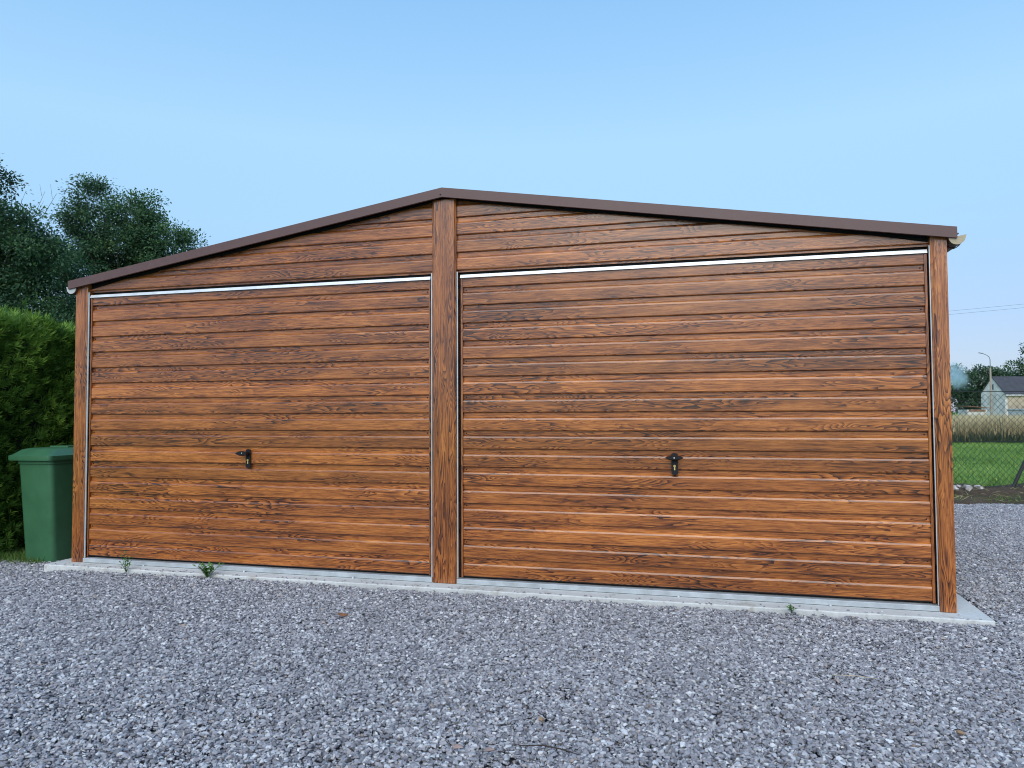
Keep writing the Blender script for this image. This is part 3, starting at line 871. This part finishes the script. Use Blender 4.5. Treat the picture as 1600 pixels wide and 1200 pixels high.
# r-direction offsets: crowns given as (centre, radii) in world metres
def blobs_at(c, lst):
    """lst of (along image-right in m, up in m, away in m, radii) about a base point on the ground"""
    out = []
    for a, h, d, rad in lst:
        out.append(((c[0] + 0.967 * a - 0.255 * d, c[1] + 0.255 * a + 0.967 * d, h), rad))
    return out
T2 = (-13.6, 15.3, -0.13)
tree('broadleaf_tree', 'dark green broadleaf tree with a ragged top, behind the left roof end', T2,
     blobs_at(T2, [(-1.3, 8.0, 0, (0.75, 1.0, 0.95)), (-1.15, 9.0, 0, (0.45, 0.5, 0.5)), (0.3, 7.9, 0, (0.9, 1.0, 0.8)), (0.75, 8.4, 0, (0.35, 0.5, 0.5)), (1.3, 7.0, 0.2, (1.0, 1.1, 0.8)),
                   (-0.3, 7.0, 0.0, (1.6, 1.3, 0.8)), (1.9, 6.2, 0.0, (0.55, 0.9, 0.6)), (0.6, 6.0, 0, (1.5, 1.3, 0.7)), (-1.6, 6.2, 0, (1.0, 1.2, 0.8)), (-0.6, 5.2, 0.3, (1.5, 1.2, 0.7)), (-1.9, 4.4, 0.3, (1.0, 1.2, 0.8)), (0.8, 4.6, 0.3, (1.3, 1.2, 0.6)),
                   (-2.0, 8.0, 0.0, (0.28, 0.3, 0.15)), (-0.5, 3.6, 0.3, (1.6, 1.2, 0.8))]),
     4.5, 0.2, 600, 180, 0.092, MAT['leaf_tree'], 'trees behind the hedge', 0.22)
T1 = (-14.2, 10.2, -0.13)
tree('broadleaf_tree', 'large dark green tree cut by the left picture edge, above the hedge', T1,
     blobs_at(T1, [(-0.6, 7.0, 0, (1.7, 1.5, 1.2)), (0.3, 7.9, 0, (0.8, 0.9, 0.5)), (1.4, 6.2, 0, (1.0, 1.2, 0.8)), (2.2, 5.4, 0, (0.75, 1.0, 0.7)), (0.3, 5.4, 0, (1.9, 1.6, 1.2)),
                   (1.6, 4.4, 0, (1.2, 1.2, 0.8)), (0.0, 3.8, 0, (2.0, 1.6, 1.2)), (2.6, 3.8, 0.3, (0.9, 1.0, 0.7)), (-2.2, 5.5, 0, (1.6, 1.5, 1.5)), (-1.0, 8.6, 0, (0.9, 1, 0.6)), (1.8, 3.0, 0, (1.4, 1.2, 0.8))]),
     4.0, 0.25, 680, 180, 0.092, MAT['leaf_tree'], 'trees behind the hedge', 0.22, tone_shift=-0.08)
# bare twig tree top between the two crowns
def bare():
    root = empty('bare_tree', (-15.6, 12.6, -0.13))
    tag(root, 'thin bare dead twigs rising above the large dark tree on the left', 'tree', None)
    t = MB(); t.tube([(0, 0, 0), (0.1, 0, 4), (0.3, 0, 6.8)], [0.09, 0.06, 0.03], 6)
    for i in range(46):
        z = random.uniform(5.2, 7.0); a = random.uniform(0, 6.28); l_ = random.uniform(0.7, 1.6)
        p0 = Vector((0.25, 0, z)); p1 = p0 + Vector((math.cos(a) * l_ * 0.55, math.sin(a) * l_ * 0.55, l_ * 0.5)); p2 = p1 + Vector((math.cos(a) * l_ * 0.25, math.sin(a) * l_ * 0.25, l_ * 0.55))
        t.tube([p0, p1, p2], [0.014, 0.009, 0.004], 4, caps=False)
        for q in (0.3, 0.6, 0.9):
            s = p0.lerp(p2, q); e = s + Vector((random.uniform(-.25, .25), random.uniform(-.25, .25), random.uniform(.1, .4)))
            t.tube([s, e], [0.006, 0.003], 3, caps=False)
    t.obj('twigs', MAT['bark'], root)
bare()

# trees far behind the house on the right
def far_tree(label, c, lst, nclump, per, leafL, th, tr, shift=0.0, spread=0.55):
    tree('far_tree', label, c, blobs_at(c, lst), th, tr, nclump, per, leafL, MAT['leaf_far'], 'trees behind the field', spread, tone_shift=shift)
F1 = (48.6, 140.3, -0.13)
far_tree('rounded dark green tree beside the garage post, half veiled by blue smoke', F1,
         [(-1.0, 6.0, 0, (3.2, 3, 3.0)), (1.5, 5.5, 0, (3.0, 3, 3.2)), (0, 3.0, 0, (4.2, 3, 2.5)), (-0.6, 8.4, 0, (1.6, 1.5, 0.9))], 150, 45, 0.42, 3.5, 0.3, -0.05)
F2 = (53.0, 141.6, -0.13)
far_tree('dark green tree rising directly behind the street lamp', F2,
         [(0, 6.3, 0, (3.0, 3, 2.6)), (-1.4, 7.8, 0, (1.6, 1.5, 1.0)), (1.2, 7.8, 0, (1.3, 1.5, 1.0)), (0, 3.0, 0, (4.0, 3, 2.5))], 150, 45, 0.42, 3.5, 0.3)
F3 = (56.0, 140.0, -0.13)
far_tree('mid green tree showing over the left end of the dark house roof', F3,
         [(0, 6.0, 0, (3.4, 3, 2.4)), (-1.5, 7.4, 0, (1.6, 1.5, 1.0)), (0, 3.0, 0, (3.8, 3, 2.5))], 120, 45, 0.42, 3.5, 0.3, 0.05)
F4 = (56.3, 131.8, -0.13)
far_tree('tall feathery tree above the house roof at the right picture edge', F4,
         [(0.6, 11.5, 0, (1.0, 1.2, 1.5)), (0.4, 9.3, 0, (2.2, 2, 1.2)), (-1.6, 8.6, 0, (1.8, 1.6, 0.7)), (0.2, 7.3, 0, (3.0, 2.5, 1.3)), (2.6, 8.4, 0, (2.4, 2, 1.6)), (1.0, 4.5, 0, (4.0, 3, 2.5)), (2.8, 11, 0, (1.4, 1.4, 1.4))], 150, 42, 0.40, 5.0, 0.3, 0.12, 0.45)

# ================================================================== FIELD: lawn blades, tall dry grass
def blades(name, label, cat, sampler, n, L, Wd, mat, tone_fn, lean=0.25):
    pts = sampler(n)
    Dd = np.concatenate([rng.normal(0, lean, (n, 2)), np.ones((n, 1))], 1)
    Nn = unit(n); Nn[:, 2] = 0
    Lh = rng.uniform(L[0], L[1], n)
    me = leaves_mesh(name, pts, Dd, Nn, Lh, rng.uniform(Wd[0], Wd[1], n), tone_fn(pts), mat)
    return tag(mesh_obj(name, me), label, cat, kind='stuff')
def along(n, s0, s1, t0, t1, z, power=1.0):
    s = rng.uniform(s0, s1, n); t = t0 + (t1 - t0) * rng.uniform(0, 1, n) ** power
    return np.stack([8.9 + gx * s - gy * t, 6.28 + gy * s + gx * t, np.full(n, z)], 1)
blades('lawn_grass', 'short bright green grass beyond the wire fence', 'grass', lambda n: along(n, -3, 14, 2.9, 24, -0.13, 1.4), 45000, (0.06, 0.14), (0.012, 0.03), MAT['blade'],
       lambda p: 0.5 + 0.2 * np.sin(0.9 * p[:, 0]) * np.cos(0.7 * p[:, 1]) + rng.normal(0, 0.15, len(p)), 0.5)
def tallsamp(n):
    p = along(n, -6, 34, 21.5, 60, -0.13, 1.6)
    return p
def talltone(p):
    d = -gy * (p[:, 0] - 8.9) + gx * (p[:, 1] - 6.28)
    return 0.42 + 0.42 * np.clip((d - 22.0) / 2.0, 0, 1) + rng.normal(0, 0.14, len(p))
blades('tall_dry_grass', 'tall straw coloured dry grass at the far end of the lawn', 'grass', tallsamp, 42000, (0.75, 1.25), (0.03, 0.07), MAT['dry'], talltone, 0.16)
blades('tall_green_grass', 'dark green weedy fringe in front of the dry grass', 'grass', lambda n: along(n, -6, 30, 20.6, 23.2, -0.13), 9000, (0.2, 0.6), (0.03, 0.07), MAT['fringe'], lambda p: rng.normal(0.35, 0.25, len(p)), 0.3)
blades('strip_grass', 'sparse grass tufts on the soil strip below the fence', 'grass', lambda n: np.concatenate([along(n - n // 3, -2.5, 5, 0.35, 1.0, -0.06), along(n // 3, -2.5, 7, 0.1, 2.6, -0.05)]), 1500, (0.04, 0.11), (0.006, 0.012), MAT['blade'], lambda p: 0.2 + rng.normal(0, 0.15, len(p)), 0.6)
blades('straw_litter', 'dry straw lying on the soil strip', 'straw', lambda n: along(n, -2.5, 7, 0.2, 2.6, -0.02), 700, (0.08, 0.25), (0.006, 0.012), MAT['dry'], lambda p: 0.35 + rng.normal(0, 0.2, len(p)), 3.0)
blades('hedge_grass', 'dark short grass at the foot of the hedge behind the bin', 'grass', lambda n: np.stack([rng.uniform(-1.35, -0.55, n), rng.uniform(0.12, 1.3, n), np.full(n, -0.11)], 1)[:n], 6500, (0.04, 0.11), (0.005, 0.010), MAT['blade'], lambda p: 0.25 + rng.normal(0, 0.15, len(p)), 0.6)

# ================================================================== FENCE
def fence():
    root = empty('wire_fence', (9.5, 8.65, -0.1))
    tag(root, 'dark diamond mesh wire fence with a leaning brace at the edge of the lawn', 'fence')
    dx, dy = 0.972, 0.235
    inv = (-9.5, -8.65, 0.1)
    def fp(s, z): return (9.5 + dx * s, 8.65 + dy * s, z)
    b = MB(); pitch = 0.053; vp = 0.11; z0, z1 = -0.08, 1.62
    nrow = int((z1 - z0) / (vp / 2))
    vs, fs = [], []
    rad = 0.0042
    for i in range(-31, 105):
        s = i * pitch
        for sgn in ((1,) if i % 2 else (-1,)):
            # one long diagonal wire drawn as a zig-zag
            prev = None
            for j in range(nrow + 1):
                ss = s + sgn * (pitch / 2) * (1 if j % 2 else -1)
                p = Vector(fp(ss, z0 + j * vp / 2))
                k = len(vs)
                vs += [p + Vector((rad * dx, rad * dy, 0)), p + Vector((-rad * 0.5 * dx, 0.004, 0)), p + Vector((-rad * 0.5 * dx, -0.004, 0))]
                if prev is not None:
                    for q in range(3): fs.append((prev + q, prev + (q + 1) % 3, k + (q + 1) % 3, k + q))
                prev = k
    me = pydata('wire_mesh', vs, fs, MAT['wire'])
    o = mesh_obj('wire_mesh', me, root, inv); o['kind'] = 'stuff'
    for z in (0.0, 0.765, 1.615):
        t = MB(); t.tube([fp(-1.7, z), fp(5.6, z)], 0.006, 5); t.obj('tension_wire', MAT['wire'], root, inv)
    for s in (-1.65, 1.62, 4.9):
        t = MB(); t.tube([fp(s, -0.25), fp(s, 1.68)], 0.022, 10); t.obj('post', MAT['wire'], root, inv)
    t = MB(); t.tube([fp(0.86, -0.15), fp(1.0, 0.03), fp(1.60, 1.25)], 0.030, 10); t.obj('brace', MAT['wire'], root, inv)
fence()

# rubble stones at the foot of the fence
def rock_mesh(s, flat=0.7, n=12):
    b = MB(); pts = []
    for k in range(n):
        d = Vector((random.gauss(0, 1), random.gauss(0, 1), random.gauss(0, 1))).normalized() * random.uniform(0.8, 1.1)
        pts.append((d.x * s * 1.3, d.y * s, d.z * s * flat))
    return b.hull(pts)
for i in range(13):
    s_ = 0.12 + 0.058 * i + random.uniform(-0.03, 0.03); t_ = random.uniform(1.35, 1.75)
    o = rock_mesh(random.uniform(0.035, 0.065)).obj('rubble_stone', MAT['stone_pale'])
    o.location = (8.9 + gx * (s_ + 0.45) - gy * t_, 6.28 + gy * (s_ + 0.45) + gx * t_, 0.045 + 0.02 * (i % 2))
    o.rotation_euler = (0, 0, random.uniform(0, 6))
    tag(o, 'one of the pale rubble stones heaped on the soil below the wire fence', 'stone', 'pale rubble stones below the fence')

# ================================================================== HOUSE, SHED, LAMP, CABLES, SMOKE
def house():
    root = empty('stone_house', (43.95, 106.2, -0.13), R(20))
    tag(root, 'small old house with pale gable and dark slate roof beyond the dry grass', 'house')
    w, Lh, e, a = 4.4, 11.0, 3.65, 5.85           # gable width (along y), length (x), eave and ridge heights
    MB().prism([(0, 0), (w, 0), (w, e), (w / 2, a), (0, e)], 'x', 0.0, Lh).obj('gable_wall', MAT['housewall'], root)
    rf = MB(); ov = 0.25
    k = (a - e) / (w / 2)
    for s in (-1, 1):
        y0, y1 = w / 2, w / 2 + s * (w / 2 + ov)
        z0, z1 = a + 0.12, e - k * ov + 0.12
        rf.prism([(y0, z0), (y1, z1), (y1, z1 - 0.12), (y0, z0 - 0.12)], 'x', -0.12, Lh + 0.2)
    rfo = rf.obj('roof', MAT['slate'], root)
    MB().box(-0.12, Lh + 0.2, -ov - 0.10, -ov + 0.02, e - k * ov - 0.12, e - k * ov + 0.02).obj('gutter', MAT['whitepaint'], rfo)
    MB().box(0.5, 0.54, 0, 0.01, 0, 0.01)
    MB().box(0.35, Lh - 0.4, -0.03, 0.0, 1.55, e - 0.35).obj('plaster_panel', MAT['housebeige'], root)
    MB().box(0.3, Lh - 0.3, -0.16, 0.02, 1.35, 1.52).obj('ledge', MAT['greypaint'], root)
    MB().box(0.35, Lh - 0.4, -0.035, 0.0, 0.0, 1.34).obj('lower_wall', MAT['greypaint'], root)
    for x in (3.0, 6.2, 9.0):
        f_ = MB().box(x, x + 0.9, -0.06, 0.0, 1.9, 3.0).obj('window', MAT['whitepaint'], root)
        MB().box(x + 0.08, x + 0.82, -0.075, -0.06, 1.98, 2.92).obj('pane', MAT['glass'], f_)
    f_ = MB().box(-0.05, 0.0, w / 2 - 0.28, w / 2 + 0.28, 4.1, 4.9).obj('window', MAT['greypaint'], root)
    MB().box(-0.065, -0.05, w / 2 - 0.2, w / 2 + 0.2, 4.18, 4.82).obj('pane', MAT['glass'], f_)
house()
def shed():
    root = empty('low_shed', (36.4, 96.2, -0.13), R(14))
    tag(root, 'low shed with a rusty sloping roof left of the house', 'shed')
    MB().box(0, 2.4, 0, 2.0, 0, 1.45).obj('wall', MAT['housewall'], root)
    MB().prism([(-0.2, 1.85), (2.6, 1.6), (2.6, 1.68), (-0.2, 1.93)], 'y', -0.25, 2.2).obj('roof', MAT['rust'], root)
    MB().box(0.2, 2.2, -0.04, 0, 1.2, 1.44).obj('fascia_board', MAT['rust'], root)
shed()
def hut():
    root = empty('white_hut', (33.1, 95.2, -0.13), R(14))
    tag(root, 'narrow white hut just beside the right garage post', 'hut')
    MB().box(-1.5, 0.55, 0, 2.0, 0, 2.2).obj('wall', MAT['whitepaint'], root)
    MB().prism([(-1.6, 2.2), (0.65, 2.2), (-0.5, 3.0)], 'y', -0.15, 2.15).obj('roof', MAT['rust'], root)
hut()
def lamp():
    root = empty('street_lamp', (41.0, 102.2, -0.13))
    tag(root, 'tall concrete street lamp with a bent arm in front of the house gable', 'street lamp')
    t = MB(); t.tube([(0, 0, 0), (0, 0, 4), (0, 0, 6.8)], [0.16, 0.13, 0.10], 10); t.obj('pole', MAT['concretepole'], root)
    t = MB(); t.tube([(0, 0, 6.75), (0, 0, 7.9), (-0.12, -0.03, 8.25), (-0.45, -0.12, 8.5), (-0.9, -0.23, 8.68)], [0.06, 0.05, 0.045, 0.04, 0.04], 8); t.obj('arm', MAT['darkmetal'], root)
    t = MB(); t.hull([(-0.85 - 0.97 * q - 0.25 * 0 , -0.22 - 0.22 * q + sy * 0.12, 8.70 + 0.17 * q + sz) for q in (0, 0.55) for sy in (-1, 1) for sz in (-0.05, 0.04)]); t.obj('lamp_head', MAT['darkmetal'], root)
lamp()
def cables():
    for dz, lab in ((0.0, 'lower of the two thin power cables crossing the sky at right'), (0.28, 'upper of the two thin power cables crossing the sky at right')):
        pts = []
        for i in range(41):
            s = -60 + i * 3.5
            sag = 0.0006 * s * s
            pts.append((24.85 + 5.76 / 5.95 * s, 61.5 + 1.5 / 5.95 * s, 9.08 + dz * (1 + 0.01 * s) + 0.085 * s * 1.0 + sag * 0.5))
        t = MB(); t.tube(pts, 0.007, 4)
        o = t.obj('power_cable', MAT['wire'])
        tag(o, lab, 'cable', 'power cables')
cables()
def smoke():
    m = bpy.data.materials.new('blue_smoke'); m.use_nodes = True
    n = m.node_tree.nodes; l = m.node_tree.links
    n.remove(n['Principled BSDF'])
    g = NG(m)
    v = n.new('ShaderNodeVolumePrincipled')
    v.inputs['Color'].default_value = (0.72, 0.9, 1.0, 1)
    c = g.coord('Object'); x = g.xyz(c)
    rad = g.math('SQRT', g.math('ADD', g.math('ADD', g.math('POWER', g.math('DIVIDE', x[0], 2.0), 2.0), g.math('POWER', g.math('DIVIDE', x[1], 1.6), 2.0)), g.math('POWER', g.math('DIVIDE', x[2], 1.9), 2.0)))
    nz = g.noise(c, 0.9, 4, 0.6)
    den = g.maprange(g.math('ADD', rad, g.math('MULTIPLY', g.math('SUBTRACT', nz, 0.5), 1.6)), 0.25, 0.95, 0.7, 0.0, True)
    l.new(den, v.inputs['Density']); v.inputs['Anisotropy'].default_value = 0.1
    l.new(v.outputs[0], n['Material Output'].inputs['Volume'])
    bm = bmesh.new(); bmesh.ops.create_icosphere(bm, subdivisions=3, radius=1)
    for q in bm.verts: q.co = Vector((q.co.x * 2.3, q.co.y * 1.9, q.co.z * 2.2))
    me = bpy.data.meshes.new('smoke'); bm.to_mesh(me); bm.free(); me.materials.append(m)
    o = mesh_obj('smoke', me, None, (33.6, 91.0, 5.2))
    tag(o, 'puff of blue smoke drifting in front of the far trees beside the garage post', 'smoke', kind='stuff')
smoke()

# ================================================================== SMALL THINGS
def weed(label, loc, h, n, spreadw, lw):
    root = empty('weed', loc); tag(root, label, 'weed', 'weeds along the slab')
    st = MB(); LP, LD, LL, LT = [], [], [], []
    for i in range(n):
        a = random.uniform(0, 6.28); tilt = random.uniform(0.15, 1.0) * spreadw
        hh = h * random.uniform(0.45, 1.0)
        p1 = Vector((math.cos(a) * tilt * hh * 0.6, math.sin(a) * tilt * hh * 0.5, hh * 0.6)); p2 = p1 + Vector((math.cos(a) * tilt * hh * 0.5, math.sin(a) * tilt * hh * 0.4, hh * 0.4))
        st.tube([(0, 0, -0.01), p1, p2], [0.0022, 0.0016, 0.0008], 4, caps=False)
        for q in range(7):
            t = 0.25 + 0.12 * q
            s = Vector((0, 0, 0)).lerp(p1, t * 1.8) if t < 0.55 else p1.lerp(p2, (t - 0.55) / 0.45)
            b = random.uniform(0, 6.28)
            LP.append(s); LD.append((math.cos(b), math.sin(b), random.uniform(0.1, 0.9))); LL.append(random.uniform(0.6, 1.2) * lw); LT.append(random.gauss(0.5, 0.2))
    st.obj('stem', MAT['leaf_weed'], root)
    LP = np.array(LP)
    me = leaves_mesh('leaf_cluster', LP, np.array(LD), unit(len(LP)) * 0.4 + np.array([0, 0, 1.]), np.array(LL), np.array(LL) * 0.36, np.array(LT), MAT['leaf_weed'], 0.08)
    o = mesh_obj('leaf_cluster', me, root); o['kind'] = 'stuff'
weed('small upright green weed at the slab edge near the left door corner', (0.74, -0.19, GZ + 0.02), 0.16, 7, 0.7, 0.036)
weed('bushy spreading green weed at the slab edge under the left door', (1.54, -0.20, GZ + 0.02), 0.125, 16, 1.1, 0.045)
weed('tiny flat green weed at the slab edge under the right door', (5.98, -0.195, GZ + 0.02), 0.05, 5, 1.8, 0.03)

def pebble(label, x, y, s, mat, flat=0.55, cat='stone', name='loose_stone'):
    o = rock_mesh(s, flat, 14).obj(name, MAT[mat]); o.location = (x, y, GZ + 0.028); o.rotation_euler = (random.uniform(-.2, .2), random.uniform(-.2, .2), random.uniform(0, 6))
    return tag(o, label, cat)
pebble('tan angular stone lying on the gravel near the bottom, right of centre', 4.754, -2.255, 0.018, 'stone_tan')
pebble('flat pinkish stone at the bottom edge, left of its twin', 4.496, -2.594, 0.020, 'stone_pink')
pebble('flat pinkish stone at the bottom edge, right of its twin', 4.625, -2.589, 0.019, 'stone_pink')
pebble('white quartz stone on the gravel below the right door handle', 5.46, -2.06, 0.014, 'stone_white')
pebble('brown stone on the gravel near the lower right corner', 6.435, -1.971, 0.018, 'stone_tan')
pebble('white stone on the gravel near the right slab corner', 6.689, -0.616, 0.016, 'stone_white')
lm_ = MB(); lm_.hull([(0.034 * math.cos(t) * (1 if abs(math.sin(t)) < 0.9 else 0.9), 0.017 * math.sin(t), 0.006 * math.cos(2 * t) + zz) for t in [i * math.pi / 5 for i in range(10)] for zz in (0, 0.002)])
o = lm_.obj('dead_leaf', MAT['leafbrown'], None, (3.153, -0.986, GZ + 0.03)); o.rotation_euler = (0.15, 0.2, 0.4)
tag(o, 'curled brown dead leaf on the gravel in front of the centre post', 'leaf')
t_ = MB(); t_.tube([(-0.13, 0.0, 0.0), (-0.04, 0.012, 0.006), (0.04, 0.0, 0.004), (0.11, -0.02, 0.0)], [0.002, 0.003, 0.0028, 0.0015], 5)
o = t_.obj('twig', MAT['twig'], None, (4.86, -2.54, GZ + 0.036)); tag(o, 'thin dark curved twig on the gravel at the bottom edge', 'twig')
t_ = MB(); t_.tube([(-0.10, 0, 0), (0.0, 0.004, 0.004), (0.10, 0, 0)], [0.0015, 0.002, 0.0015], 5)
o = t_.obj('straw_stalk', MAT['straw'], None, (6.139, -1.412, GZ + 0.034)); tag(o, 'single pale straw stalk lying on the gravel', 'straw')

# stray gravel kicked up on to the slab edge
def stray():
    bm = bmesh.new(); lay = bm.verts.layers.float.new('tone')
    for i in range(150):
        x = random.uniform(-0.1, 7.12); y = -0.165 + abs(random.gauss(0, 0.028)); q = random.uniform(0.005, 0.010); tn = random.random()
        vs = []
        for k in range(9):
            d = Vector((random.gauss(0, 1), random.gauss(0, 1), random.gauss(0, 1))).normalized()
            v = bm.verts.new((x + d.x * q * 1.3, y + d.y * q, 0.002 + max(-0.003, d.z * q * 0.6) + 0.003)); v[lay] = tn; vs.append(v)
        bmesh.ops.convex_hull(bm, input=vs)
    for v in [v for v in bm.verts if not v.link_faces]: bm.verts.remove(v)
    me = bpy.data.meshes.new('stray_gravel'); bm.to_mesh(me); bm.free(); me.materials.append(MAT['gravel'])
    tag(mesh_obj('stray_gravel', me), 'loose gravel bits scattered on the front edge of the slab', 'gravel', kind='stuff')
stray()
